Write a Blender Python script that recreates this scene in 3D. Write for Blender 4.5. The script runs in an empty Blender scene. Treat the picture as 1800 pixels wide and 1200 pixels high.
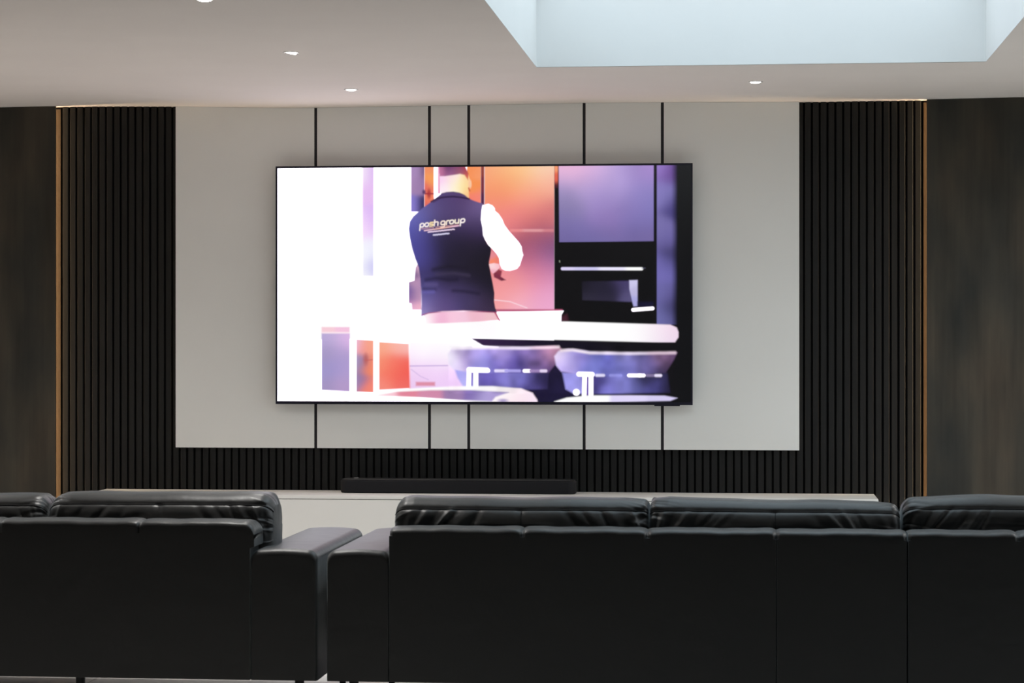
import bpy, bmesh, math, random
import numpy as np
from mathutils import Vector, Matrix, Euler

scene = bpy.context.scene
COL = scene.collection
R = math.radians
random.seed(5)

# ------------------------------------------------------------------ camera
cam_d = bpy.data.cameras.new('camera')
cam = bpy.data.objects.new('camera', cam_d)
COL.objects.link(cam)
cam.location = (1.370, -11.7786, 1.2215)
cam.rotation_euler = (R(90.01), 0, 0.1033)
cam_d.sensor_width = 36.0
cam_d.lens = 80.1
cam_d.clip_end = 100
cam_d.dof.use_dof = True
cam_d.dof.focus_distance = 10.6
cam_d.dof.aperture_fstop = 7.0
scene.camera = cam

# ------------------------------------------------------------------ sky, exposure
SKY = 2.25
world = bpy.data.worlds.new('sky')
scene.world = world
world.use_nodes = True
bgn = world.node_tree.nodes['Background']
bgn.inputs['Strength'].default_value = SKY
wt = world.node_tree                                          # overcast: whiter at the horizon, bluer overhead
w_tc = wt.nodes.new('ShaderNodeTexCoord'); w_sep = wt.nodes.new('ShaderNodeSeparateXYZ'); w_cr = wt.nodes.new('ShaderNodeValToRGB')
wt.links.new(w_tc.outputs['Generated'], w_sep.inputs[0]); wt.links.new(w_sep.outputs['Z'], w_cr.inputs[0]); wt.links.new(w_cr.outputs[0], bgn.inputs['Color'])
w_cr.color_ramp.elements[0].position = .05; w_cr.color_ramp.elements[0].color = (.93, .97, 1.0, 1)
w_cr.color_ramp.elements[1].position = .55; w_cr.color_ramp.elements[1].color = (.74, .90, 1.0, 1)
scene.view_settings.view_transform = 'Standard'
scene.view_settings.look = 'None'
scene.view_settings.exposure = 0.0
scene.view_settings.gamma = 1.0
scene.view_settings.use_curve_mapping = False
scene.cycles.use_denoising = True
scene.cycles.max_bounces = 10
scene.cycles.diffuse_bounces = 6
scene.cycles.sample_clamp_indirect = 6.0

LAMP_COLOUR = (1.0, .975, .94); LAMP_W = 102.0                    # recessed downlights

# key dimensions (metres); the slat faces lie in the plane y = 0
CEIL = 2.45
FZ = -.083                                                     # floor level
SKX0, SKX1, SKY0, SKY1 = 0.427, 2.408, -4.75, -1.616          # rooflight opening
ROOF = 2.80                                                   # top of the rooflight upstand
RX0, RX1, RY0, RY1 = -5.0, 4.0, -14.2, 0.03                   # room
TVX0, TVX1, TVZ0, TVZ1, TVY = -1.0807, 1.087, 0.8979, 2.1361, -0.09

def portal(name, loc, sx, sy, rot):
    d = bpy.data.lights.new(name, 'AREA')
    d.shape = 'RECTANGLE'; d.size = sx; d.size_y = sy
    d.cycles.is_portal = True                                 # guides sky sampling only, gives no light of its own
    o = bpy.data.objects.new(name, d); COL.objects.link(o)
    o.location = loc; o.rotation_euler = rot
    return o
portal('skylight_portal', ((SKX0+SKX1)/2, (SKY0+SKY1)/2, ROOF+0.10), SKX1-SKX0, SKY1-SKY0, (0, 0, 0))
WINS = [('right', -4.7, -0.35)]          # glazed doors along the side walls, outside the picture
WZ0, WZ1 = -.08, 2.28
for side, y0, y1 in WINS:
    portal('door_portal', (RX1+.12 if side == 'right' else RX0-.12, (y0+y1)/2, (WZ0+WZ1)/2), WZ1-WZ0, y1-y0, (0, R(90) if side == 'right' else R(-90), 0))

# ------------------------------------------------------------------ helpers
def tag(o, label=None, cat=None, group=None, kind=None):
    if label: o['label'] = label
    if cat: o['category'] = cat
    if group: o['group'] = group
    if kind: o['kind'] = kind
    return o

def empty(name, loc, label, cat, group=None):
    o = bpy.data.objects.new(name, None); COL.objects.link(o)
    o.location = loc; o.empty_display_size = 0.1
    return tag(o, label, cat, group)

def link_mesh(name, me, mat, parent=None, smooth=False, wn=False):
    """links a mesh given in world coordinates; under a parent it keeps its world place"""
    o = bpy.data.objects.new(name, me); COL.objects.link(o)
    if mat and not me.materials: me.materials.append(mat)
    if smooth:
        me.polygons.foreach_set('use_smooth', [True]*len(me.polygons))
    if wn:
        m = o.modifiers.new('normals', 'WEIGHTED_NORMAL'); m.keep_sharp = True
    if parent is not None:
        o.parent = parent
        p = parent; off = Vector((0, 0, 0))
        while p is not None:
            off += Vector(p.location); p = p.parent
        o.location = -off
    return o

def from_bm(name, bm, mat, parent=None, smooth=False, wn=False):
    me = bpy.data.meshes.new(name); bm.to_mesh(me); bm.free()
    return link_mesh(name, me, mat, parent, smooth, wn)

def add_box(bm, x0, x1, y0, y1, z0, z1):
    vs = [bm.verts.new(p) for p in ((x0,y0,z0),(x1,y0,z0),(x1,y1,z0),(x0,y1,z0),(x0,y0,z1),(x1,y0,z1),(x1,y1,z1),(x0,y1,z1))]
    for f in ((0,3,2,1),(4,5,6,7),(0,1,5,4),(1,2,6,5),(2,3,7,6),(3,0,4,7)):
        bm.faces.new([vs[i] for i in f])
    return vs

def box(name, x0, x1, y0, y1, z0, z1, mat, parent=None, r=0.0, seg=2):
    bm = bmesh.new(); add_box(bm, x0, x1, y0, y1, z0, z1)
    if r > 0:
        bmesh.ops.bevel(bm, geom=list(bm.edges), offset=r, segments=seg, profile=0.5, affect='EDGES', clamp_overlap=True)
    return from_bm(name, bm, mat, parent, smooth=r > 0, wn=r > 0)

def add_tube(bm, pts, r, n=8):
    rings = []
    for i, p in enumerate(pts):
        p = Vector(p)
        a = Vector(pts[max(i-1, 0)]); b = Vector(pts[min(i+1, len(pts)-1)])
        t = (b-a).normalized()
        u = t.cross(Vector((0, 0, 1)))
        if u.length < 1e-4: u = t.cross(Vector((0, 1, 0)))
        u.normalize(); v = t.cross(u)
        rings.append([bm.verts.new(p + u*r*math.cos(2*math.pi*k/n) + v*r*math.sin(2*math.pi*k/n)) for k in range(n)])
    for a, b in zip(rings, rings[1:]):
        for k in range(n):
            bm.faces.new((a[k], a[(k+1) % n], b[(k+1) % n], b[k]))
    bm.faces.new(rings[0][::-1]); bm.faces.new(rings[-1])

def add_lathe(bm, prof, n=32, cx=0, cy=0):
    rings = []
    for (r, z) in prof:
        rings.append([bm.verts.new((cx+r*math.cos(2*math.pi*k/n), cy+r*math.sin(2*math.pi*k/n), z)) for k in range(n)])
    for a, b in zip(rings, rings[1:]):
        for k in range(n):
            bm.faces.new((a[k], a[(k+1) % n], b[(k+1) % n], b[k]))
    return rings

# ------------------------------------------------------------------ materials
def mat(name, base, rough=0.5, spec=0.5, metal=0.0, emis=None, estr=0.0):
    m = bpy.data.materials.new(name); m.use_nodes = True
    b = m.node_tree.nodes['Principled BSDF']
    b.inputs['Base Color'].default_value = (*base, 1)
    b.inputs['Roughness'].default_value = rough
    b.inputs['Specular IOR Level'].default_value = spec
    b.inputs['Metallic'].default_value = metal
    if emis:
        b.inputs['Emission Color'].default_value = (*emis, 1)
        b.inputs['Emission Strength'].default_value = estr
    return m

def N(m, typ, **kw):
    n = m.node_tree.nodes.new(typ)
    for k, v in kw.items():
        if k in n.inputs: n.inputs[k].default_value = v
        else: setattr(n, k, v)
    return n
def L(m, a, ao, b, bi): m.node_tree.links.new(a.outputs[ao], b.inputs[bi])
def bsdf(m): return m.node_tree.nodes['Principled BSDF']

def noisy(m, c0, c1, scale=(1, 1, 1), nscale=4.0, detail=5, lo=0.3, hi=0.7, bump=0.0, bscale=200.0, bdist=0.001):
    """object-space noise between two colours and an optional fine bump"""
    tc = N(m, 'ShaderNodeTexCoord'); mp = N(m, 'ShaderNodeMapping'); mp.inputs['Scale'].default_value = scale
    L(m, tc, 'Object', mp, 'Vector')
    nz = N(m, 'ShaderNodeTexNoise', Scale=nscale, Detail=detail)
    L(m, mp, 'Vector', nz, 'Vector')
    cr = N(m, 'ShaderNodeValToRGB')
    cr.color_ramp.elements[0].position = lo; cr.color_ramp.elements[0].color = (*c0, 1)
    cr.color_ramp.elements[1].position = hi; cr.color_ramp.elements[1].color = (*c1, 1)
    L(m, nz, 'Fac', cr, 'Fac'); L(m, cr, 'Color', bsdf(m), 'Base Color')
    if bump > 0:
        n2 = N(m, 'ShaderNodeTexNoise', Scale=bscale, Detail=3)
        L(m, tc, 'Object', n2, 'Vector')
        bp = N(m, 'ShaderNodeBump', Strength=bump, Distance=bdist)
        L(m, n2, 'Fac', bp, 'Height'); L(m, bp, 'Normal', bsdf(m), 'Normal')
    return m

M = {}
M['plaster'] = noisy(mat('ceiling_paint', (.78, .74, .70), .9, .2), (.80, .735, .69), (.82, .755, .71), nscale=3, bump=.05, bscale=120)
M['well'] = noisy(mat('upstand_paint', (.86, .86, .86), .9, .2), (.75, .765, .765), (.77, .785, .785), nscale=3)
M['wall'] = noisy(mat('wall_paint', (.55, .54, .52), .9, .2), (.40, .39, .375), (.43, .42, .40), nscale=3)
M['dark_wall'] = noisy(mat('dark_wall_paint', (.08, .08, .085), .9, .2), (.075, .075, .08), (.085, .085, .09), nscale=3)
M['floor'] = noisy(mat('floor_tile', (.5, .49, .47), 0.30, .5), (.68, .66, .63), (.72, .70, .67), nscale=2.5)
M['grout'] = mat('floor_grout', (.3, .29, .28), .9, .2)
M['white_panel'] = noisy(mat('white_panel_paint', (.62, .61, .58), .55, .3), (.79, .785, .755), (.81, .805, .775), nscale=2)
M['black_strip'] = mat('black_strip', (.012, .011, .014), .45, .4)
M['slat'] = noisy(mat('black_slat_veneer', (.02, .02, .019), .6, .25), (.0068, .0068, .0064), (.0105, .0105, .0101), scale=(30, 30, 1.2), nscale=3, bump=.15, bscale=300)
M['felt'] = mat('black_felt_backing', (.004, .004, .004), .95, .1)
M['bronze_board'] = mat('bronze_board', (.05, .045, .035), .55, .25)
M['bronze_edge'] = noisy(mat('bronze_edge', (.06, .04, .02), .5, .3), (.036, .0225, .0115), (.046, .028, .0145), scale=(1, 1, 3), nscale=2)
M['led'] = mat('warm_led', (.8, .7, .5), .5, .3, emis=(1, .70, .40), estr=64.0)
M['cabinet'] = noisy(mat('white_cabinet_lacquer', (.62, .60, .57), .4, .4), (.77, .755, .72), (.79, .775, .74), nscale=2)
M['cabinet_dark'] = mat('cabinet_recess', (.05, .05, .05), .8, .2)
M['bezel'] = mat('tv_bezel', (.010, .009, .020), .4, .3)
M['tv_back'] = mat('tv_back', (.01, .01, .01), .6, .3)
M['bar'] = noisy(mat('soundbar_fabric', (.014, .014, .016), .85, .2), (.012, .012, .014), (.016, .016, .018), nscale=400)
M['bar_top'] = mat('soundbar_top', (.022, .022, .022), .5, .4)
M['mark'] = mat('soundbar_mark', (.5, .5, .48), .4, .5)
M['leg'] = mat('sofa_leg', (.006, .006, .006), .5, .3)
M['seam'] = mat('sofa_seam', (.004, .004, .005), .7, .2)
M['lens'] = mat('lamp_lens', (.8, .8, .8), .4, .3, emis=(1, .96, .90), estr=14.0)
M['lamp_trim'] = mat('lamp_trim', (.62, .60, .58), .5, .4)
M['recess_shade'] = mat('recess_shade', (.30, .29, .28), .6, .4)
M['frame'] = mat('rooflight_frame', (.75, .77, .78), .5, .3)

# leather: nearly black, semi gloss, fine grain and softer dents
lm = mat('black_leather', (.0012, .0013, .0012), .42, .60)
bsdf(lm).inputs['Sheen Weight'].default_value = .28; bsdf(lm).inputs['Sheen Roughness'].default_value = .45; bsdf(lm).inputs['Sheen Tint'].default_value = (.86, .95, 1, 1)
tc = N(lm, 'ShaderNodeTexCoord')
n1 = N(lm, 'ShaderNodeTexNoise', Scale=260.0, Detail=2); n2 = N(lm, 'ShaderNodeTexNoise', Scale=14.0, Detail=3)
L(lm, tc, 'Object', n1, 'Vector'); L(lm, tc, 'Object', n2, 'Vector')
b1 = N(lm, 'ShaderNodeBump', Strength=.12, Distance=.001); b2 = N(lm, 'ShaderNodeBump', Strength=.18, Distance=.01)
L(lm, n1, 'Fac', b1, 'Height'); L(lm, n2, 'Fac', b2, 'Height'); L(lm, b1, 'Normal', b2, 'Normal'); L(lm, b2, 'Normal', bsdf(lm), 'Normal')
M['leather'] = lm

# mottled bronze board: vertical streaks and soft rusty and grey-green clouds
m = M['bronze_board']
tc = N(m, 'ShaderNodeTexCoord')
mp1 = N(m, 'ShaderNodeMapping'); mp1.inputs['Scale'].default_value = (9, 1, 1.3)
mp2 = N(m, 'ShaderNodeMapping'); mp2.inputs['Scale'].default_value = (40, 1, 1.2)
mp3 = N(m, 'ShaderNodeMapping'); mp3.inputs['Scale'].default_value = (3.2, 1, 1.6)
for q in (mp1, mp2, mp3): L(m, tc, 'Object', q, 'Vector')
a = N(m, 'ShaderNodeTexNoise', Scale=1.0, Detail=4); L(m, mp1, 'Vector', a, 'Vector')
b = N(m, 'ShaderNodeTexNoise', Scale=1.0, Detail=3); L(m, mp2, 'Vector', b, 'Vector')
c = N(m, 'ShaderNodeTexNoise', Scale=1.0, Detail=5); L(m, mp3, 'Vector', c, 'Vector')
cr = N(m, 'ShaderNodeValToRGB')
cr.color_ramp.elements[0].position = .32; cr.color_ramp.elements[0].color = (.030, .030, .026, 1)
cr.color_ramp.elements[1].position = .70; cr.color_ramp.elements[1].color = (.075, .058, .040, 1)
e = cr.color_ramp.elements.new(.5); e.color = (.050, .044, .033, 1)
L(m, c, 'Fac', cr, 'Fac')
mx = N(m, 'ShaderNodeMath', operation='MULTIPLY'); L(m, a, 'Fac', mx, 0); mx.inputs[1].default_value = 1.06
mx2 = N(m, 'ShaderNodeMath', operation='MULTIPLY_ADD'); L(m, b, 'Fac', mx2, 0); mx2.inputs[1].default_value = .42; L(m, mx, 'Value', mx2, 2)
vm = N(m, 'ShaderNodeVectorMath', operation='SCALE'); L(m, cr, 'Color', vm, 0); L(m, mx2, 'Value', vm, 'Scale')
L(m, vm, 'Vector', bsdf(m), 'Base Color')

# ------------------------------------------------------------------ room shell
def zc(x, y=0.0):
    """the plasterboard ceiling is a little wavy along the television wall"""
    xs = [-3.2, -2.59, -2.29, -1.97, -1.63, -1.357, -1.113, -.886, -.284, -.075, .528, .93, 1.63, 2.278, 2.763, 3.4]
    ds = [.006, .015, .018, .018, .013, .005, -.001, -.003, .001, .002, .007, .006, .001, .004, .010, .004]
    d = float(np.interp(x, xs, ds))
    w = max(0.0, 1.0 - abs(y)/1.4); w = w*w*(3-2*w)
    return CEIL + d*w

bm = bmesh.new()
gx = sorted(set([RX0, RX1, SKX0, SKX1] + [round(-3.4 + .17*i, 3) for i in range(41)]))
gy = sorted(set([RY0, RY1, SKY0, SKY1, -9.0] + [0.0, -.12, -.25, -.4, -.6, -.8, -1.0, -1.2, -1.4]))
gv = {(i, j): bm.verts.new((x, y, zc(x, y))) for i, x in enumerate(gx) for j, y in enumerate(gy)}
for i in range(len(gx)-1):
    for j in range(len(gy)-1):
        if SKX0-1e-6 <= gx[i] and gx[i+1] <= SKX1+1e-6 and SKY0-1e-6 <= gy[j] and gy[j+1] <= SKY1+1e-6: continue
        bm.faces.new((gv[i, j], gv[i, j+1], gv[i+1, j+1], gv[i+1, j]))
ceiling = tag(from_bm('ceiling', bm, M['plaster'], smooth=True), kind='structure')
for nm, bx in (('trim_1', (SKX0-.03, SKX0, SKY0-.03, SKY1+.03)), ('trim_2', (SKX1, SKX1+.03, SKY0-.03, SKY1+.03)),
               ('trim_3', (SKX0, SKX1, SKY1, SKY1+.03)), ('trim_4', (SKX0, SKX1, SKY0-.03, SKY0))):
    tag(box(nm, *bx, CEIL+.0015, ROOF, M['well']), kind='structure')          # the four sides of the rooflight upstand
# rooflight: frame and glass on top of the upstand
sk = box('window_1', SKX0-.05, SKX1+.05, SKY0-.05, SKY0+.02, ROOF, ROOF+.06, M['frame'])
tag(sk, kind='structure')
for bx in ((SKX0-.05, SKX1+.05, SKY1-.02, SKY1+.05), (SKX0-.05, SKX0+.02, SKY0+.02, SKY1-.02), (SKX1-.02, SKX1+.05, SKY0+.02, SKY1-.02)):
    box('frame_bar', *bx, ROOF, ROOF+.06, M['frame'], sk)
gm = bpy.data.materials.new('rooflight_glass'); gm.use_nodes = True
nt = gm.node_tree; nt.nodes.clear()
out = nt.nodes.new('ShaderNodeOutputMaterial'); mixs = nt.nodes.new('ShaderNodeMixShader')
tr = nt.nodes.new('ShaderNodeBsdfTransparent'); gl = nt.nodes.new('ShaderNodeBsdfGlossy'); gl.inputs['Roughness'].default_value = .02
mixs.inputs[0].default_value = .06
nt.links.new(tr.outputs[0], mixs.inputs[1]); nt.links.new(gl.outputs[0], mixs.inputs[2]); nt.links.new(mixs.outputs[0], out.inputs[0])
box('glass', SKX0+.02, SKX1-.02, SKY0+.02, SKY1-.02, ROOF+.02, ROOF+.032, gm, sk)

tag(box('wall_back', RX0, RX1, .03, .13, FZ, 2.52, M['felt']), kind='structure')
tag(box('wall_left', RX0-.1, RX0, RY0, .13, FZ, 2.52, M['wall']), kind='structure')
for side, y0, y1 in WINS:
    xa, xb = (RX1, RX1+.1) if side == 'right' else (RX0-.1, RX0)
    w = tag(box('wall_'+side, xa, xb, y1, .13, FZ, 2.52, M['wall']), kind='structure')
    box('section', xa, xb, RY0, y0, FZ, 2.52, M['wall'], w); box('lintel', xa, xb, y0, y1, WZ1, 2.52, M['wall'], w); box('threshold', xa, xb, y0, y1, FZ, WZ0, M['wall'], w)
    d = tag(box('door_1' if side == 'right' else 'door_2', xa+.02, xb-.02, y0, y1, WZ1-.05, WZ1, M['tv_back']), kind='structure')
    box('frame_bar', xa+.02, xb-.02, y0, y1, WZ0, WZ0+.05, M['tv_back'], d)
    n = round((y1-y0)/1.2)
    for k in range(n+1):
        yy = y0+(y1-y0-.05)*k/n
        box('frame_bar', xa+.02, xb-.02, yy, yy+.05, WZ0+.05, WZ1-.05, M['tv_back'], d)
        if k < n: box('pane', xa+.045, xb-.045, yy+.05, y0+(y1-y0-.05)*(k+1)/n, WZ0+.05, WZ1-.05, gm, d)
tag(box('ground', -40, 40, -45, 30, -.45, -.24, mat('paving', (.32, .31, .29), .9, .2)), kind='structure')
tag(box('wall_front', RX0, RX1, RY0-.1, RY0, FZ, 2.52, M['dark_wall']), kind='structure')
floor = tag(box('floor', RX0, RX1, RY0, .03, FZ-.1, FZ-.004, M['grout']), kind='structure')
# large floor tiles on the screed, each a piece of its own where they can be seen, sharing one mesh
TS = 1.2
bm = bmesh.new(); add_box(bm, 0, TS-.004, 0, TS-.004, -.004, 0.0)
tile_me = bpy.data.meshes.new('tile'); bm.to_mesh(tile_me); bm.free(); tile_me.materials.append(M['floor'])
nx, ny = int((RX1-RX0)/TS), int((RY1-RY0)/TS)
tx = (RX1-RX0)/nx/TS; ty = (RY1-RY0)/ny/TS
for i in range(nx):
    for j in range(ny):
        o = bpy.data.objects.new('tile', tile_me); COL.objects.link(o); o.parent = floor
        o.scale = (tx, ty, 1); o.location = (RX0 + i*TS*tx, RY0 + j*TS*ty, FZ)

# ------------------------------------------------------------------ slatted cladding
PB = .6662                                                     # lower edge of the white panel
slp = empty('slatted_cladding', (0, 0, FZ), 'black vertical slat cladding on both sides of and below the white panel', 'wall cladding')
bm = bmesh.new(); add_box(bm, -2.2475, 2.2475, .012, .028, FZ, 2.44)
from_bm('backing', bm, M['felt'], slp)
NS = 113; SW = .0285; PITCH = (4.494-SW)/(NS-1)
for i in range(NS):
    x = -2.247 + PITCH*i
    xm = x + SW/2
    if -1.63+.0 < xm < 1.63:
        zt = PB + .03 if abs(xm) < 1.605 else zc(xm) - .001
        if abs(xm) >= 1.605:
            zt = PB + .03
    else:
        zt = zc(xm) - .001
    y0 = random.uniform(-.0006, .0006)
    bm = bmesh.new(); add_box(bm, x, x+SW, y0, .012, FZ, zt)
    bmesh.ops.bevel(bm, geom=[e for e in bm.edges if abs((e.verts[0].co-e.verts[1].co).z) > .1 and e.verts[0].co.y < .005], offset=.0015, segments=1, affect='EDGES')
    from_bm('slat', bm, M['slat'], slp)

# ------------------------------------------------------------------ bronze boards beside the slats, with a warm led behind the edge
for sgn, lab in ((-1, 'dark mottled bronze wall board left of the slats, warm light along its edge'),
                 (1, 'dark mottled bronze wall board right of the slats, warm light along its edge')):
    e0 = 2.2735; far = (RX1 if sgn > 0 else -RX0) - .002
    t = empty('bronze_wall_board', (sgn*2.8, 0, FZ), lab, 'wall panel')
    xa, xb = sorted((sgn*e0, sgn*far))
    n = 12
    bm = bmesh.new()
    for k in range(n):                                          # top follows the ceiling
        p0 = xa + (xb-xa)*k/n; p1 = xa + (xb-xa)*(k+1)/n
        if k == 0: col = [[bm.verts.new((p0, y, z)) for (y, z) in ((-.045, FZ), (-.030, FZ), (-.030, zc(p0)-.001), (-.045, zc(p0)-.001))]]
        col.append([bm.verts.new((p1, y, z)) for (y, z) in ((-.045, FZ), (-.030, FZ), (-.030, zc(p1)-.001), (-.045, zc(p1)-.001))])
        for q in range(4):
            bm.faces.new((col[-2][q], col[-2][(q+1) % 4], col[-1][(q+1) % 4], col[-1][q]))
    bm.faces.new(col[0][::-1]); bm.faces.new(col[-1])
    bmesh.ops.recalc_face_normals(bm, faces=bm.faces)
    from_bm('board', bm, M['bronze_board'], t)
    xa, xb = sorted((sgn*2.2600, sgn*2.3200))
    tag(box('edge_profile', xa, xb, .004, .028, FZ, zc(sgn*2.28)-.012, M['bronze_edge'], t), 'bronze edge strip lit by the warm light')
    xa, xb = sorted((sgn*2.3210, sgn*2.3250))
    tag(box('led_strip', xa, xb, -.024, -.010, FZ+.02, zc(sgn*2.32)-.0015, M['led'], t), 'warm white light strip')
    xa, xb = sorted((sgn*2.3250, sgn*far))
    box('batten', xa, xb, -.030, .028, FZ, 2.44, M['felt'], t)

# ------------------------------------------------------------------ white panel behind the television
wp = empty('white_wall_panel', (0, 0, PB), 'large off-white wall panel split by five narrow black strips, behind the television', 'wall panel')
SX = [-.882, -.281, -.075, .526, .930]
edges = [-1.63] + SX + [1.63]; hw = .0078
for k in range(6):
    a = edges[k] + (hw if k else 0); b = edges[k+1] - (hw if k < 5 else 0)
    bm = bmesh.new()
    n = max(2, int((b-a)/.15)); cols = []
    for q in range(n+1):
        x = a + (b-a)*q/n
        cols.append([bm.verts.new((x, y, z)) for (y, z) in ((-.022, PB), (-.001, PB), (-.001, zc(x)-.001), (-.022, zc(x)-.001))])
    for c0, c1 in zip(cols, cols[1:]):
        for q in range(4): bm.faces.new((c0[q], c0[(q+1) % 4], c1[(q+1) % 4], c1[q]))
    bm.faces.new(cols[0][::-1]); bm.faces.new(cols[-1])
    bmesh.ops.recalc_face_normals(bm, faces=bm.faces)
    from_bm('panel', bm, M['white_panel'], wp)
for x in SX:
    tag(box('inlay_strip', x-hw, x+hw, -.019, -.001, PB, zc(x)-.001, M['black_strip'], wp), 'narrow black strip')

# ------------------------------------------------------------------ television picture (what the screen shows), drawn in memory
def tv_picture():
    W, H = 1300, 744
    s = (np.arange(W)+.5)/W; t = 1-(np.arange(H)+.5)/H         # row 0 of the buffer is the bottom
    S, T = np.meshgrid(s, t)
    # picture units: 729 wide, 411-418 high, slightly skewed like the layout it was measured in
    U = (486.5*(1-S)+1215.3*S)*(1-T) + (487*(1-S)+1215.5*S)*T
    V = (295.5*(1-S)+289*S)*(1-T) + (706.6*(1-S)+706.4*S)*T
    lin = lambda c: np.where(np.asarray(c, float)/255 <= .04045, np.asarray(c, float)/255/12.92, ((np.asarray(c, float)/255+.055)/1.055)**2.4)
    WH = (2.5, 2.32, 2.6)
    img = np.empty((H, W, 3)); img[:] = WH
    def col(c, solid=True): return (np.array(WH) if solid else np.ones(3)*1.02) if c == 'w' else lin(c)
    def bbox(x0, y0, x1, y1, m):
        i0 = max(0, int((x0-m-486.5)/729*W)-2); i1 = min(W, int((x1+m-486.5)/729*W)+3)
        a = 1-(y1+m-288)/418.; b = 1-(y0-m-296)/411.
        j0 = max(0, int(a*H)-10); j1 = min(H, int(b*H)+10)
        return (slice(j0, max(j1, j0)), slice(i0, max(i1, i0)))
    def field(sl, pts, pw=2.2):
        if not isinstance(pts, list): return col(pts)
        u, v = U[sl], V[sl]; num = 0; den = 0
        xs = [p[0] for p in pts]; ys = [p[1] for p in pts]
        sp = math.sqrt(max(max(xs)-min(xs), 6)*max(max(ys)-min(ys), 6)/len(pts)); k2 = 1/(2*(.66*sp)**2)
        for (x, y, c) in pts:
            d2 = (u-x)**2+(v-y)**2
            w = np.exp(-d2*k2)+.0008/(1+d2*k2)**1.5
            num = num + w[..., None]*col(c, False); den = den + w
        return num/den[..., None]
    def paint(sl, mask, pts, pw=2.2, al=1.0):
        mk = np.clip(mask, 0, 1)[..., None]*al
        img[sl] = img[sl]*(1-mk) + field(sl, pts, pw)*mk
    def poly(P, pts, soft=1.0, pw=2.2, al=1.0):
        P = np.array(P, float); sl = bbox(P[:, 0].min(), P[:, 1].min(), P[:, 0].max(), P[:, 1].max(), soft*2)
        u, v = U[sl], V[sl]
        if u.size == 0: return
        d = np.full(u.shape, 1e9); ins = np.zeros(u.shape, bool)
        for k in range(len(P)):
            (x0, y0), (x1, y1) = P[k], P[(k+1) % len(P)]
            ex, ey = x1-x0, y1-y0; l2 = ex*ex+ey*ey+1e-9
            q = np.clip(((u-x0)*ex+(v-y0)*ey)/l2, 0, 1)
            d = np.minimum(d, (u-x0-q*ex)**2+(v-y0-q*ey)**2)
            cr_ = ((y0 > v) != (y1 > v)); 
            if abs(ey) > 1e-9: ins ^= cr_ & (u < x0+(v-y0)*ex/ey)
        d = np.sqrt(d)*np.where(ins, 1, -1)
        paint(sl, d/(2*soft)+.5, pts, pw, al)
    def rect(x0, y0, x1, y1, pts, soft=1.0, pw=2.2, al=1.0):
        poly([(x0, y0), (x1, y0), (x1, y1), (x0, y1)], pts, soft, pw, al)
    def stroke(P, r, pts, soft=.7, al=1.0, pw=2.2):
        P = np.array(P, float); sl = bbox(P[:, 0].min()-r, P[:, 1].min()-r, P[:, 0].max()+r, P[:, 1].max()+r, soft*2)
        u, v = U[sl], V[sl]; d = np.full(u.shape, 1e9)
        if u.size == 0: return
        for (x0, y0), (x1, y1) in zip(P, P[1:]):
            ex, ey = x1-x0, y1-y0; q = np.clip(((u-x0)*ex+(v-y0)*ey)/(ex*ex+ey*ey+1e-9), 0, 1)
            d = np.minimum(d, (u-x0-q*ex)**2+(v-y0-q*ey)**2)
        paint(sl, (r-np.sqrt(d))/(2*soft)+.5, pts, pw, al)
    def blob(x, y, rx, ry, pts, soft=.35, al=1.0, rot=0.0):
        m = max(rx, ry); sl = bbox(x-m, y-m, x+m, y+m, m*soft)
        u, v = U[sl]-x, V[sl]-y; c_, s_ = math.cos(rot), math.sin(rot)
        d = np.sqrt(((u*c_+v*s_)/rx)**2+((-u*s_+v*c_)/ry)**2)
        paint(sl, (1+soft-d)/(2*soft), pts, 2.2, al)
    # --- left: bright doorway with a pale curtain edge
    rect(480, 280, 492, 720, (225, 235, 255), 5, al=.5)
    poly([(632, 285), (659, 285), (659, 486), (634, 486)], [(633, 300, 'w'), (641, 300, (252, 225, 252)), (656, 300, (205, 145, 245)), (650, 330, (235, 190, 248)), (640, 400, (252, 222, 255)), (657, 390, (222, 180, 252)), (636, 450, 'w'), (650, 440, (236, 236, 255)), (657, 470, (190, 185, 248)), (640, 486, 'w')], .8, 3)
    rect(629, 285, 637, 490, 'w', 3.5)
    # --- frame strip left of the man
    rect(725, 285, 749, 372, [(727, 300, (150, 115, 180)), (734, 300, (205, 165, 220)), (739, 320, (190, 150, 205)), (743, 320, (120, 85, 140)), (747, 300, (60, 35, 85)), (727, 365, (140, 125, 220)), (747, 365, (45, 35, 85))], .8, 3)
    rect(749, 285, 766, 372, [(757, 295, (250, 140, 80)), (760, 315, (255, 155, 60)), (757, 345, (250, 120, 75)), (752, 362, (235, 100, 85)), (750, 330, (240, 95, 85))], .7)
    stroke([(750, 340), (766, 340)], 1.2, (170, 40, 60)); blob(757, 340, 3.5, 8, (175, 40, 50), .5, .9); blob(748, 337, 3, 4, (95, 60, 110), .5)
    rect(766, 285, 772.5, 345, 'w', .8); rect(772.5, 285, 777, 340, (240, 150, 190), .9)
    # --- orange back panels
    rect(824, 285, 849, 362, [(835, 295, (255, 140, 60)), (845, 300, (255, 150, 85)), (838, 330, (255, 140, 50)), (838, 350, (255, 120, 95)), (845, 345, (255, 130, 110))], .8)
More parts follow.
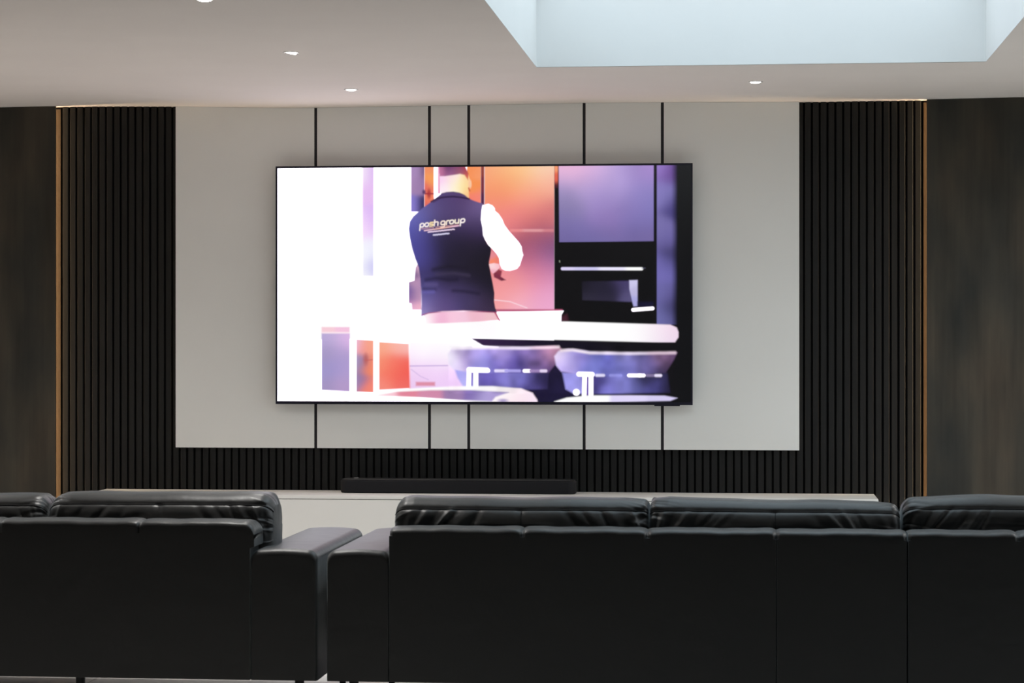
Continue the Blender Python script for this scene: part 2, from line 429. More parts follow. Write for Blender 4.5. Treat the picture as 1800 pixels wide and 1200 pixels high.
    rect(855, 285, 978, 548, [(862, 297, (255, 160, 110)), (890, 292, (255, 190, 120)), (925, 300, (255, 205, 130)), (960, 297, (255, 222, 185)), (880, 325, (255, 150, 85)), (905, 320, (255, 160, 95)), (940, 325, (255, 168, 125)), (970, 320, (255, 165, 140)), (880, 350, (255, 140, 100)), (930, 350, (252, 145, 125)), (885, 375, (250, 130, 120)), (930, 385, (235, 118, 115)), (970, 375, (225, 120, 120)), (900, 395, (245, 125, 130)), (960, 398, (215, 105, 115)),
          (915, 420, (160, 75, 105)), (950, 418, (150, 75, 110)), (972, 425, (120, 75, 130)), (935, 445, (190, 95, 130)), (968, 450, (160, 100, 160)), (890, 480, (240, 130, 145)), (940, 475, (225, 120, 150)), (970, 480, (200, 120, 170)), (885, 500, (252, 145, 145)), (910, 505, (250, 150, 150)), (945, 500, (245, 145, 175)), (880, 525, (255, 160, 160)), (915, 530, (255, 180, 205)), (960, 530, (248, 170, 210)), (972, 515, (225, 150, 200))], .8, 3.0)
    rect(900, 402, 977, 407, [(905, 404, (245, 140, 140)), (940, 404, (240, 160, 165)), (975, 404, (225, 130, 140))], 1.2, al=.8)
    stroke([(872, 527), (900, 530), (930, 541)], .8, (255, 225, 235), al=.8)
    rect(848.5, 285, 855, 360, [(851, 295, (150, 60, 50)), (852, 325, (125, 40, 60)), (852, 352, (85, 30, 75))], .8)
    # --- tall unit with purple door and oven
    rect(977.5, 285, 1220, 720, (13, 12, 14), .7)
    rect(978, 285, 984, 330, [(979, 292, (255, 150, 95)), (981, 312, (235, 90, 60)), (982, 328, (60, 20, 40))], 1.0, 3)
    poly([(985.3, 285), (1151, 285), (1151, 423), (986.5, 425)], [(990, 294, (245, 185, 225)), (1015, 296, (245, 185, 225)), (1050, 292, (225, 175, 225)), (1075, 300, (190, 165, 225)), (1110, 298, (165, 140, 210)), (1145, 297, (165, 130, 205)), (995, 330, (158, 145, 205)), (1035, 325, (182, 158, 220)), (1080, 325, (178, 155, 222)), (1140, 335, (145, 132, 205)), (1000, 360, (142, 128, 178)), (1060, 355, (158, 135, 205)), (1110, 365, (148, 128, 198)), (1145, 370, (130, 120, 195)), (995, 390, (125, 112, 180)), (1070, 390, (140, 112, 180)), (1120, 390, (120, 108, 182)), (1000, 415, (112, 100, 165)), (1060, 415, (112, 104, 170)), (1110, 415, (112, 98, 160)), (1148, 415, (118, 102, 165))], .7, 2.6)
    rect(1156.5, 285, 1196, 570, [(1159, 292, (160, 130, 215)), (1172, 300, (125, 85, 175)), (1185, 300, (70, 35, 110)), (1160, 340, (142, 130, 205)), (1175, 340, (125, 115, 190)), (1160, 400, (122, 112, 180)), (1175, 420, (105, 95, 165)), (1160, 470, (115, 106, 185)), (1175, 470, (105, 98, 175)), (1160, 520, (112, 108, 180)), (1172, 520, (90, 82, 145)), (1162, 560, (115, 115, 185)), (1175, 560, (85, 80, 140)), (1186, 360, (60, 50, 120)), (1186, 450, (45, 40, 85)), (1186, 540, (35, 32, 70))], .8, 2.6)
    rect(1187, 280, 1225, 720, (13, 13, 15), 5.5)
    stroke([(992, 471.8), (1130, 471.8)], 2.7, [(995, 472, (220, 210, 250)), (1030, 472, (205, 200, 245)), (1080, 471, (235, 230, 255)), (1125, 471, 'w')], .7)
    stroke([(1131, 471), (1136, 470.5)], 1.0, (90, 90, 120), .8, .6)
    stroke([(987, 458), (987.3, 460)], .8, (150, 160, 140), .7)
    poly([(1026, 494), (1110, 493), (1116, 530), (1027, 527)], [(1030, 505, (24, 21, 34)), (1050, 500, (36, 32, 52)), (1070, 515, (32, 28, 48)), (1085, 510, (40, 35, 62)), (1100, 500, (72, 62, 112)), (1104, 522, (88, 80, 128)), (1035, 524, (44, 40, 60)), (1070, 525, (48, 43, 66))], 1.6)
    poly([(1108.5, 492), (1123, 491.5), (1123, 537.5), (1116, 538), (1113, 526), (1109, 508)], [(1115, 497, (205, 200, 242)), (1120, 510, (188, 182, 228)), (1118, 530, (170, 168, 230))], 1.1)
    rect(1123, 530, 1150, 539, (22, 20, 55), 2.5, al=.8)
    stroke([(1115.5, 544), (1149, 541.4)], 2.9, 'w', .7)
    # --- counter and worktop
    rect(872, 543.5, 992, 547.5, (190, 80, 120), 1.2)
    poly([(876, 549), (994, 546), (990, 553), (990, 570), (878, 570)], 'w', .9)
    poly([(990, 556), (1000, 552), (1004, 570), (988, 570)], (80, 30, 50), 3, al=.7)
    poly([(490, 560), (850, 564), (1000, 565), (1180, 570), (1191, 575), (1194, 583), (1194, 592), (1188, 601), (1150, 601.5), (840, 594), (640, 596), (490, 600)], [(700, 585, 'w'), (1000, 583, 'w'), (1150, 585, 'w'), (1189, 577, (252, 215, 235)), (1190, 584, (250, 205, 225)), (1190, 596, (220, 215, 250))], 1.2, 3)
    # --- below the worktop
    poly([(826, 594.5), (1192, 602), (1192, 720), (890, 720), (880, 610), (836, 607)], [(835, 600, (70, 40, 90)), (870, 603, (22, 14, 40)), (1000, 608, (20, 14, 26)), (1100, 612, (17, 14, 20)), (1000, 690, (28, 22, 60)), (960, 690, (24, 18, 50)), (1185, 650, (14, 13, 16))], 1.3)
    poly([(828, 594), (848, 606), (860, 614), (800, 612)], 'w', 2.2)
    rect(722, 601, 835, 692, [(740, 610, 'w'), (780, 608, 'w'), (730, 625, (255, 232, 255)), (775, 630, (252, 232, 255)), (735, 655, (246, 210, 252)), (770, 660, (244, 208, 252)), (790, 675, (245, 205, 255)), (740, 682, (240, 200, 245))], 2)
    stroke([(724, 644), (760, 643.5), (790, 643)], 1.0, (195, 165, 225), .9, .85)
    stroke([(726, 650), (742, 662), (756, 668)], .8, (205, 175, 230), .9, .7)
    rect(734, 672, 768, 679, (228, 125, 150), 1.6, al=.85)
    # --- left end of the island
    rect(566, 575.5, 616, 585, [(570, 580, (252, 205, 218)), (610, 580, (250, 195, 225))], 1.2); rect(566, 584.5, 616, 587.5, (255, 228, 240), .9)
    poly([(566, 587), (616.5, 587), (616.5, 689.5), (566, 687)], [(570, 595, (188, 170, 222)), (590, 592, (200, 175, 225)), (612, 595, (225, 180, 235)), (572, 620, (165, 150, 200)), (600, 620, (178, 155, 210)), (572, 655, (160, 148, 208)), (598, 645, (160, 145, 205)), (612, 650, (185, 160, 220)), (575, 680, (165, 145, 195)), (605, 680, (182, 152, 205))], 1.0)
    poly([(628, 597), (659, 599), (659, 691), (628, 690)], [(629, 605, (235, 190, 225)), (630, 640, (200, 185, 235)), (632, 670, (185, 165, 225)), (636, 640, (90, 50, 110)), (636, 670, (110, 60, 110)), (641, 610, (255, 140, 120)), (650, 605, (255, 165, 130)), (648, 650, (255, 130, 80)), (655, 640, (255, 135, 100)), (648, 680, (255, 125, 95)), (655, 685, (255, 130, 110))], 1.0, 3)
    blob(645, 632, 4, 9, (190, 90, 90), .6, .75); stroke([(645, 634), (657, 633)], 1.0, (210, 90, 90), .8, .7)
    poly([(668, 601), (722, 604), (724, 684), (668, 687)], [(672, 610, (255, 165, 130)), (700, 606, (255, 175, 155)), (718, 608, (255, 185, 180)), (672, 640, (255, 135, 100)), (695, 640, (255, 112, 88)), (716, 640, (255, 92, 75)), (690, 660, (255, 105, 80)), (714, 660, (255, 82, 68)), (675, 680, (255, 135, 115)), (712, 680, (250, 105, 95))], 1.8)
    # --- stools: shell, rim, beaded band, base and chrome legs
    def stool(sh, rim, low, shp, lowp, bandy, beads):
        poly(low, lowp, 2.0); poly(sh, shp, 1.8, 2.6); stroke(rim, 2.4, [(820, 612, (250, 238, 255)), (900, 612, (245, 228, 252)), (975, 611, (252, 215, 235)), (1000, 615, (255, 240, 252)), (1100, 620, (240, 225, 248)), (1180, 620, (235, 205, 225))], 2.0, .9)
        for (x, w, c) in beads: stroke([(x-w, bandy), (x+w, bandy)], 2.6, c, 1.2)
    stool([(790, 622), (797, 614), (840, 610), (900, 611), (978, 608), (990, 612), (980, 640), (968, 655), (860, 656), (830, 655), (800, 650), (792, 640)],
          [(800, 613), (860, 611.5), (920, 612), (960, 611), (985, 610)],
          [(802, 648), (968, 655), (966, 684), (900, 686), (820, 684), (808, 665)],
          [(794, 628, 'w'), (800, 640, (225, 205, 250)), (818, 627, (155, 130, 195)), (805, 618, (215, 190, 248)), (840, 622, (185, 165, 245)), (850, 640, (155, 150, 240)), (872, 636, (105, 92, 180)), (888, 625, (150, 130, 220)), (903, 632, (85, 70, 150)), (912, 640, (90, 75, 160)), (930, 620, (130, 105, 175)), (945, 640, (118, 92, 160)), (960, 628, (130, 95, 150)), (975, 622, (205, 140, 175)), (972, 640, (80, 55, 110)), (885, 616, (200, 175, 245))],
          [(812, 660, (165, 160, 245)), (820, 675, (190, 185, 255)), (848, 668, (90, 75, 165)), (866, 668, (105, 92, 185)), (895, 668, (140, 130, 225)), (915, 665, (120, 115, 205)), (940, 668, (75, 65, 130)), (960, 668, (40, 32, 75)), (930, 680, (70, 60, 130))],
          652, [(848, 14, 'w'), (885, 10, (225, 215, 255)), (905, 12, (170, 160, 240)), (930, 4.5, 'w'), (944, 8, (160, 130, 190)), (959, 4, (230, 210, 245))])
    stool([(978, 626), (985, 617), (1002, 613), (1030, 616), (1060, 620), (1192, 619), (1186, 632), (1172, 655), (1080, 662), (1020, 658), (990, 653), (981, 642)],
          [(990, 616), (1010, 615), (1040, 620), (1110, 621), (1160, 620), (1188, 619.5)],
          [(992, 655), (1175, 655), (1180, 690), (1060, 692), (1012, 692), (998, 684)],
          [(984, 630, (245, 225, 255)), (990, 645, (185, 165, 250)), (1005, 632, (185, 170, 245)), (1025, 630, (150, 135, 225)), (1040, 645, (125, 130, 225)), (1055, 632, (120, 125, 215)), (1070, 633, (78, 75, 165)), (1085, 645, (122, 125, 220)), (1105, 640, (112, 110, 195)), (1125, 632, (105, 95, 160)), (1150, 640, (95, 85, 150)), (1165, 628, (150, 110, 150)), (1178, 632, (90, 60, 105)), (1172, 650, (35, 28, 60)), (1100, 627, (135, 130, 195))],
          [(1000, 665, (150, 145, 235)), (1010, 680, (160, 155, 245)), (1053, 672, (60, 50, 120)), (1075, 680, (130, 125, 225)), (1095, 675, (140, 138, 230)), (1115, 675, (75, 75, 135)), (1140, 665, (40, 36, 60)), (1150, 682, (72, 68, 140)), (1172, 680, (28, 24, 50))],
          659.5, [(1058, 6, (225, 220, 255)), (1085, 9, (150, 150, 240)), (1118, 10, 'w'), (1130, 4, 'w'), (1146, 6, (130, 115, 160)), (1159, 4, (235, 225, 255))])
    for (x0, x1, y0, y1, yb) in ((827, 840, 650, 651, 690), (1030, 1042, 658, 658, 701)):
        stroke([(x0+1, y0+3), (x0, yb)], 3.6, 'w', .8); stroke([(x1, y0+3), (x1, yb)], 3.8, 'w', .8)
    stroke([(828, 650), (860, 651)], 4, 'w', .9); stroke([(1021, 657.5), (1044, 658)], 4, 'w', .9)
    stroke([(833.3, 656), (833, 678)], .7, (120, 100, 190), .6); stroke([(1036.2, 664), (1036, 697)], .9, (120, 85, 190), .6)
    blob(1016.5, 689.5, 5.5, 5.5, 'w', .2)
    poly([(978, 706), (1000, 699), (1040, 695), (1110, 694.5), (1170, 695), (1192, 699), (1180, 704), (1060, 707), (990, 712)], [(1000, 704, 'w'), (1040, 700, 'w'), (1110, 699, (225, 215, 255)), (1170, 700, (215, 205, 248))], 1.4)
    # --- nearest stool rim at the bottom
    poly([(640, 715), (668, 692), (720, 684), (800, 679.5), (870, 679), (920, 683), (940, 691), (948, 703), (950, 720)], [(700, 690, 'w'), (900, 688, 'w'), (940, 698, (255, 235, 255)), (915, 702, (255, 215, 230))], 1.5)
    poly([(668, 696), (700, 689.5), (760, 686.5), (830, 686), (885, 689), (898, 690), (875, 698), (868, 706), (800, 703), (740, 699)], [(680, 695, (255, 200, 215)), (720, 692, (235, 130, 155)), (760, 692, (215, 125, 165)), (800, 693, (160, 125, 180)), (838, 695, (125, 100, 180)), (870, 693, (175, 155, 220)), (850, 702, (180, 165, 225)), (760, 698, (225, 150, 185))], 1.6)
    blob(888, 704.5, 8, 3, (150, 130, 200), .6, .8)
    poly([(486, 716), (486, 697), (640, 698), (740, 700), (800, 704), (880, 712)], 'w', 1.5)
    # --- objects at the man's left hip
    poly([(721, 496), (731, 493), (733, 470), (738, 462), (744, 480), (744, 545), (727, 545), (726, 534), (721, 533)], [(724, 510, (110, 85, 165)), (729, 480, (70, 40, 120)), (727, 525, (120, 85, 160)), (735, 500, (210, 160, 190)), (737, 470, (225, 175, 205)), (736, 520, (200, 150, 185)), (735, 541, (250, 180, 200)), (742, 500, (160, 120, 180)), (728, 541, (225, 160, 205))], .9, 3)
    rect(717, 488, 720.5, 534, 'w', 1)
    # --- trousers
    poly([(745, 549), (876, 546), (882, 563), (850, 565), (790, 568), (753, 569)], [(750, 560, 'w'), (762, 556, (255, 205, 230)), (779, 560, (248, 180, 215)), (800, 556, (255, 200, 225)), (840, 555, (248, 185, 205)), (870, 553, (245, 190, 200)), (815, 563, (252, 200, 225))], 1.0)
    stroke([(872, 546), (877, 555), (882, 563)], 1.3, (190, 70, 110), .8)
    # --- head
    poly([(775, 305), (776, 318), (776, 330), (778, 342), (800, 345), (828, 350), (827, 330), (830, 318), (826, 305), (800, 296)], [(780, 315, (255, 205, 245)), (785, 330, (255, 235, 245)), (800, 322, (255, 238, 215)), (812, 325, (255, 240, 180)), (818, 330, (255, 225, 120)), (805, 336, (255, 245, 210)), (824, 322, (255, 205, 140)), (825, 340, (255, 190, 120)), (795, 312, (255, 220, 225))], .9)
    poly([(774, 280), (776, 309), (785, 309), (800, 307), (812, 305), (820, 307), (826, 316), (827, 305), (822, 293), (818, 280)], [(778, 300, (200, 110, 160)), (790, 296, (110, 55, 110)), (805, 300, (130, 70, 115)), (795, 306, (165, 95, 150)), (814, 298, (125, 60, 100)), (822, 298, (185, 50, 60)), (826, 310, (225, 90, 60)), (812, 304, (190, 105, 130))], 1.2)
    blob(829.5, 323, 2.8, 7.5, (255, 195, 150), .3); stroke([(827, 330), (829, 335)], 1.0, (205, 90, 60), .8)
    # --- body warmer
    V_ = [(760, 355), (771, 346), (780, 339), (788, 337), (800, 336.3), (811, 338), (820, 342), (828, 349), (838, 353), (852, 357.5), (850, 371), (849, 386), (852, 400), (853, 413), (860, 428), (866, 433), (867, 441), (863, 461), (866, 480), (870, 500), (872.5, 515), (872, 530), (874, 541), (877, 549), (862, 548.5), (840, 547), (818, 546), (780, 547.5), (755, 551), (743, 557), (744, 535), (743.5, 512), (742, 490), (739, 470), (733, 456), (727, 437), (723, 418), (721, 402), (723, 389), (729, 380), (745, 366)]
    poly(V_, [(730, 385, (140, 140, 250)), (726, 405, (105, 105, 225)), (730, 425, (100, 95, 205)), (736, 450, (98, 92, 205)), (745, 370, (125, 120, 205)), (765, 360, (112, 95, 165)), (785, 348, (85, 60, 115)), (800, 341, (95, 70, 135)), (820, 348, (100, 60, 110)), (800, 358, (105, 85, 150)), (825, 365, (120, 92, 160)), (845, 362, (150, 125, 195)), (840, 380, (95, 75, 130)), (775, 375, (100, 80, 135)), (800, 380, (92, 70, 130)), (750, 400, (72, 62, 125)), (745, 425, (70, 62, 125)), (775, 410, (52, 42, 78)), (810, 400, (52, 40, 78)), (845, 400, (65, 45, 95)), (790, 430, (42, 34, 60)), (830, 430, (38, 30, 52)), (860, 440, (26, 22, 34)), (755, 450, (60, 50, 105)), (800, 460, (34, 28, 46)), (845, 470, (27, 23, 34)), (750, 485, (68, 58, 115)), (790, 480, (42, 36, 60)), (835, 490, (34, 28, 46)), (862, 495, (26, 22, 34)), (750, 508, (75, 65, 135)), (785, 505, (58, 46, 90)), (820, 515, (48, 38, 70)), (865, 520, (28, 22, 34)), (748, 525, (130, 125, 230)), (765, 530, (105, 85, 155)), (790, 535, (112, 92, 170)), (815, 525, (95, 80, 145)), (840, 535, (78, 64, 112)), (865, 540, (62, 44, 72)), (746, 548, (200, 175, 245)), (780, 544, (120, 85, 150)), (850, 545, (85, 60, 95))], .9, 3.4)
    poly(V_, [(730, 400, (45, 42, 90)), (850, 400, (26, 22, 36)), (800, 540, (40, 34, 58)), (800, 440, (28, 24, 36))], .9, al=.34)
    stroke([(761, 354), (772, 348), (785, 346), (800, 345), (815, 346.5), (828, 349)], 1.5, (42, 22, 66), 1.0, .9)
    stroke([(765, 355), (780, 346)], 1.0, (60, 30, 75), .8, .6)
    for P, r, c in (([(752, 492), (770, 489), (795, 492), (806, 491)], 2.6, (24, 19, 40)), ([(748, 508), (768, 509)], 2.0, (34, 26, 62)), ([(800, 511), (820, 512), (845, 516)], 2.4, (24, 19, 40)), ([(765, 474), (790, 468), (825, 470)], 3.2, (28, 23, 38)),
                    ([(770, 482), (800, 480), (828, 484)], 1.8, (70, 60, 92)), ([(752, 500), (770, 500)], 2.4, (95, 82, 140)), ([(746, 514), (765, 513)], 2.0, (110, 100, 190))):
        stroke(P, r, c, 3.2, .6)
    stroke([(745, 554), (757, 550.5), (780, 548), (818, 546.5), (850, 548), (875, 549)], 1.0, (170, 50, 110), .9, .7)
    # --- white sleeve and hand
    poly([(850, 372), (851.5, 364), (857, 359), (862, 358), (869, 361), (873, 366), (873, 370), (880, 376), (886, 385), (890, 395), (898, 406), (907, 416), (915, 425), (920, 433), (921, 441), (923, 448), (920, 456), (917, 466), (912, 472), (900, 475.5), (892, 475), (886, 472), (882.5, 464), (881, 453), (877, 446), (870, 438), (862, 430), (856, 420), (853, 410), (852, 398), (849.5, 385)], 'w', .8)
    poly([(867, 440), (876, 447), (881, 455), (881, 463), (864, 463)], [(868, 450, (235, 130, 140)), (876, 458, (245, 120, 100)), (870, 459, (255, 130, 90))], .8)
    poly([(863, 464), (872, 462), (881, 464), (882, 470), (876, 477), (870, 481), (866, 476)], [(870, 468, (255, 210, 215)), (878, 466, (255, 190, 200)), (870, 478, (250, 170, 190))], .8)
    poly([(880, 473), (886, 476), (884, 486), (893, 492), (885, 493.5), (872, 487), (871, 481)], [(882, 478, (150, 50, 70)), (878, 485, (130, 40, 70)), (888, 492, (110, 30, 60))], 1.2)
    # --- lettering on the back: posh group, with the small lines under it
    ux, uy = .9936, -.113
    def P2(a, b): return (740.6 + a*ux + b*.10, 399.6 + a*uy - b)          # a along the line, b up
    def glyph(strokes, c, r=1.05):
        for s_ in strokes: stroke([P2(a, b) for a, b in s_], r, c, .55)
    def ring(a0, a1, b0=0.4, b1=6.6, k=1.6):
        return [(a0+k, b0), (a1-k, b0), (a1, b0+k), (a1, b1-k), (a1-k, b1), (a0+k, b1), (a0, b1-k), (a0, b0+k), (a0+k, b0)]
    white, peach = 'w', (255, 225, 205)
    glyph([ring(.6, 7), [(.6, 5), (.6, -5.2)]], (255, 242, 238))
    glyph([ring(9, 15.4)], (255, 240, 235))
    glyph([[(23.4, 6.6), (18.6, 6.6), (17.6, 5.6), (17.6, 4.3), (18.6, 3.5), (22.4, 3.5), (23.4, 2.7), (23.4, 1.2), (22.4, .4), (17.6, .4)]], (255, 225, 160))
    glyph([[(25.8, 10), (25.8, 0)], [(25.8, 6), (27.5, 6.6), (31, 6.6), (32.2, 5.4), (32.2, 0)]], (255, 235, 225))
    glyph([ring(37.5, 44.5, .6), [(44.5, 5), (44.5, -2.4), (43.2, -3.6), (38, -3.6)]], (255, 232, 215))
    glyph([[(47.4, 0), (47.4, 5.2), (48.8, 6.6), (51.5, 6.6)]], (255, 235, 210))
    glyph([ring(53.2, 60)], (255, 240, 225))
    glyph([[(62.6, 6.6), (62.6, 1.6), (63.8, .4), (68, .4)], [(69, 6.6), (69, 0)]], (255, 240, 215))
    glyph([ring(72.6, 79.6), [(72.6, 5), (72.6, -5.0)]], (255, 242, 238))
    rs = np.random.RandomState(3)
    for a in np.arange(3.5, 70, 2.3):
        if rs.rand() < .88: stroke([P2(a, -2.2), P2(a+.5+rs.rand()*.7, -3.4-rs.rand()*.4)], .55, (240, 175, 165), .5, .8)
    stroke([P2(9, -6.6), P2(35, -5.9), P2(70, -4.6)], .95, [(750, 406, (250, 200, 215)), (780, 402, (255, 190, 175)), (810, 397, (250, 195, 225))], .6)
    for a in np.arange(16, 62, 1.9):
        stroke([P2(a, -10.3+.6*rs.rand()), P2(a+1.2, -10.6+.9*rs.rand())], .95, (250, 222, 252), .6, .8+.2*rs.rand())
    for a in np.arange(26, 53, 1.9):
        stroke([P2(a, -16.6+.5*rs.rand()), P2(a+1.1, -16.8+.9*rs.rand())], 1.15, (222, 216, 250), .65, .85)
    # --- soft video look
    def blur(a, r):
        k = np.exp(-.5*(np.arange(-3, 4)/r)**2); k /= k.sum()
        for ax in (0, 1):
            pad = [(0, 0)]*3; pad[ax] = (3, 3); p = np.pad(a, pad, mode='edge'); o_ = 0
            for q in range(7):
                sl = [slice(None)]*3; sl[ax] = slice(q, q+a.shape[ax]); o_ = o_ + k[q]*p[tuple(sl)]
            a = o_
        return a
    img = blur(img, 1.0)
    def clouds(seed, cells):
        r_ = np.random.RandomState(seed); out = 0
        for c_, a_ in cells:
            g = r_.rand(c_, int(c_*1.75)+1)
            yy = np.linspace(0, c_-1.001, H); xx = np.linspace(0, g.shape[1]-1.001, W)
            y0 = yy.astype(int); x0 = xx.astype(int); fy = (yy-y0)[:, None]; fx = (xx-x0)[None]
            fy = fy*fy*(3-2*fy); fx = fx*fx*(3-2*fx)
            out = out + a_*((g[y0][:, x0]*(1-fx)+g[y0][:, x0+1]*fx)*(1-fy)+(g[y0+1][:, x0]*(1-fx)+g[y0+1][:, x0+1]*fx)*fy-.5)
        return out
    velvet = ((V > 608) & (V < 692) & (U > 792) & (U < 1180)).astype(float)
    velvet = blur(velvet[..., None], 2.0)[..., 0]
    nz = 1+clouds(2, ((9, .16), (18, .10)))+velvet*clouds(7, ((20, .8), (38, .45)))
    dim = np.clip(1.25-img.max(-1), 0, 1)
    img = img*(1+(nz-1)*dim)[..., None]
    lum = (img @ np.array((.2126, .7152, .0722)))[..., None]
    img = np.where(lum < 1.0, lum+(img-lum)*.86, img)
    buf = np.ones((H, W, 4), np.float32); buf[..., :3] = img
    im = bpy.data.images.new('screen_picture', W, H, alpha=False, float_buffer=True)
    im.colorspace_settings.name = 'Non-Color'
    im.pixels.foreach_set(buf.ravel()); im.update(); im.pack()
    return im

# ------------------------------------------------------------------ television
tv = empty('television', (0, TVY, TVZ0), 'large flat television on the white panel, showing a man in a dark vest', 'television')
SX0, SX1, SZ0, SZ1 = TVX0+.0090, TVX1-.0090, TVZ0+.0150, TVZ1-.0100
YB = TVY+.030                                                   # back of the slim screen housing
box('housing', TVX0+.004, TVX1-.004, TVY+.006, YB, TVZ0+.004, TVZ1-.004, M['tv_back'], tv, .003)
bm = bmesh.new()
add_box(bm, TVX0, TVX1, TVY, TVY+.026, SZ1, TVZ1); add_box(bm, TVX0, TVX1, TVY, TVY+.026, TVZ0, SZ0)
add_box(bm, TVX0, SX0, TVY, TVY+.026, SZ0, SZ1); add_box(bm, SX1, TVX1, TVY, TVY+.026, SZ0, SZ1)
from_bm('bezel', bm, M['bezel'], tv)
sm = mat('tv_screen', (.006, .006, .007), .22, .35)
ti = N(sm, 'ShaderNodeTexImage'); ti.image = tv_picture(); ti.extension = 'EXTEND'
L(sm, ti, 'Color', bsdf(sm), 'Emission Color'); bsdf(sm).inputs['Emission Strength'].default_value = 1.0
me = bpy.data.meshes.new('screen')
me.from_pydata([(SX0, TVY+.0015, SZ0), (SX1, TVY+.0015, SZ0), (SX1, TVY+.0015, SZ1), (SX0, TVY+.0015, SZ1)], [], [(0, 1, 2, 3)])
uv = me.uv_layers.new(name='UVMap')
for k, c in enumerate(((0, 0), (1, 0), (1, 1), (0, 1))): uv.data[k].uv = c
tag(link_mesh('screen', me, sm, tv), 'lit screen showing a man in a dark vest lettered posh group')
box('sensor_tab', .891, 1.022, TVY+.001, TVY+.022, TVZ0-.005, TVZ0, M['bezel'], tv, .0015)
box('wall_bracket', -.35, .35, YB, -.0228, 1.30, 1.72, M['tv_back'], tv)

# ------------------------------------------------------------------ long white media cabinet
CX0, CX1, CZ, CF = -2.0088, 2.0093, .4442, -.4033
cb = empty('media_cabinet', (0, -.2, FZ), 'long low white media cabinet under the television, behind the sofas', 'cabinet')
box('cabinet_top', CX0, CX1, CF, -.002, CZ-.017, CZ, M['cabinet'], cb, .0015)
box('carcass', CX0+.004, CX1-.004, CF+.022, -.004, -.035, CZ-.017, M['cabinet'], cb)
box('shadow_gap', CX0+.01, CX1-.01, CF+.014, CF+.022, -.035, CZ-.017, M['cabinet_dark'], cb)
box('plinth', CX0+.05, CX1-.05, CF+.06, -.01, FZ, -.035, M['cabinet_dark'], cb)
for a, b in ((CX0, -1.2), (-1.2, 0), (0, 1.2), (1.2, CX1)):
    box('drawer_front', a+.0015, b-.0015, CF, CF+.018, -.038, CZ-.0205, M['cabinet'], cb, .001)

# ------------------------------------------------------------------ soundbar
sb = empty('soundbar', (-.11, -.14, CZ), 'long black fabric-fronted soundbar lying on the white media cabinet', 'soundbar')
def bar_outline(x0, x1, y0, y1, r, n=8):
    pts = []
    for (cx, cy, a0) in ((x1-r, y1-r, 0), (x0+r, y1-r, 90), (x0+r, y0+r, 180), (x1-r, y0+r, 270)):
        for k in range(n+1):
            a = R(a0 + 90*k/n); pts.append((cx+r*math.cos(a), cy+r*math.sin(a)))
    return pts
def extrude_outline(name, layers, m, parent):
    bm = bmesh.new(); rings = []
    for pts, z in layers: rings.append([bm.verts.new((x, y, z)) for x, y in pts])
    for a, b in zip(rings, rings[1:]):
        for k in range(len(a)): bm.faces.new((a[k], a[(k+1) % len(a)], b[(k+1) % len(b)], b[k]))
    bm.faces.new(rings[0][::-1]); bm.faces.new(rings[-1])
    return from_bm(name, bm, m, parent, smooth=True, wn=True)
bx0, bx1, by0, by1 = -.722, .494, -.205, -.072
extrude_outline('fabric_body', [(bar_outline(bx0+.004, bx1-.004, by0+.004, by1-.004, .035), CZ+.001), (bar_outline(bx0, bx1, by0, by1, .04), CZ+.006), (bar_outline(bx0, bx1, by0, by1, .04), CZ+.060), (bar_outline(bx0+.003, bx1-.003, by0+.003, by1-.003, .037), CZ+.066)], M['bar'], sb)
extrude_outline('top_plate', [(bar_outline(bx0+.006, bx1-.006, by0+.006, by1-.006, .034), CZ+.066), (bar_outline(bx0+.006, bx1-.006, by0+.006, by1-.006, .034), CZ+.070), (bar_outline(bx0+.010, bx1-.010, by0+.010, by1-.010, .030), CZ+.072)], M['bar_top'], sb)
tag(box('small_mark', -.662, -.640, -.120, -.100, CZ+.072, CZ+.0735, M['mark'], sb), 'tiny pale mark on the top')
for x in (-.6, .38):
    box('foot', x-.03, x+.03, -.17, -.11, CZ, CZ+.001, M['leg'], sb)

# ------------------------------------------------------------------ recessed downlights
def downlight(x, y, label, tilt=None, watts=30.0, beam=60):
    z = zc(x, y)
    t = empty('downlight', (x, y, z), label, 'ceiling light', 'recessed ceiling downlights')
    bm = bmesh.new(); add_lathe(bm, [(.034, z), (.0345, z-.0015), (.033, z-.0025), (.0275, z-.0025), (.027, z-.0008)], 32, x, y)
    from_bm('trim_ring', bm, M['lamp_trim'], t, smooth=True)
    bm = bmesh.new(); rg = add_lathe(bm, [(.0275, z-.0009)], 28, x, y); bm.faces.new(rg[0][::-1])
    from_bm('recess_disc', bm, M['recess_shade'], t)  # flat disc, its darker grey stands in for a shaded recess
    bm = bmesh.new(); rg = add_lathe(bm, [(.0238, 0), (.023, -.003), (.016, -.0052), (.007, -.006)], 28); bm.faces.new(rg[-1][::-1]); bm.faces.new(rg[0])
    rot = Matrix.Rotation(tilt, 4, 'Y') if tilt else Matrix.Identity(4)
    bmesh.ops.transform(bm, matrix=Matrix.Translation((x, y, z-.001)) @ rot, verts=bm.verts)
    bmesh.ops.recalc_face_normals(bm, faces=bm.faces)
    tag(from_bm('lens', bm, M['lens'], t, smooth=True), 'glowing white lens')
    d = bpy.data.lights.new('lamp', 'SPOT'); d.energy = watts; d.color = LAMP_COLOUR
    d.spot_size = R(beam); d.spot_blend = 1.0; d.shadow_soft_size = .025
    o = bpy.data.objects.new('lamp', d); COL.objects.link(o); o.parent = t; o.location = (0, 0, -.012)
downlight(-.570, -3.760, 'lit recessed downlight cut by the top of the picture', watts=LAMP_W, beam=130)
downlight(-.560, -2.257, 'tilted recessed downlight, half dark, second from the top edge of the picture', R(11), watts=LAMP_W, beam=125)
downlight(-.552, -.832, 'lit recessed downlight above the left part of the white panel')
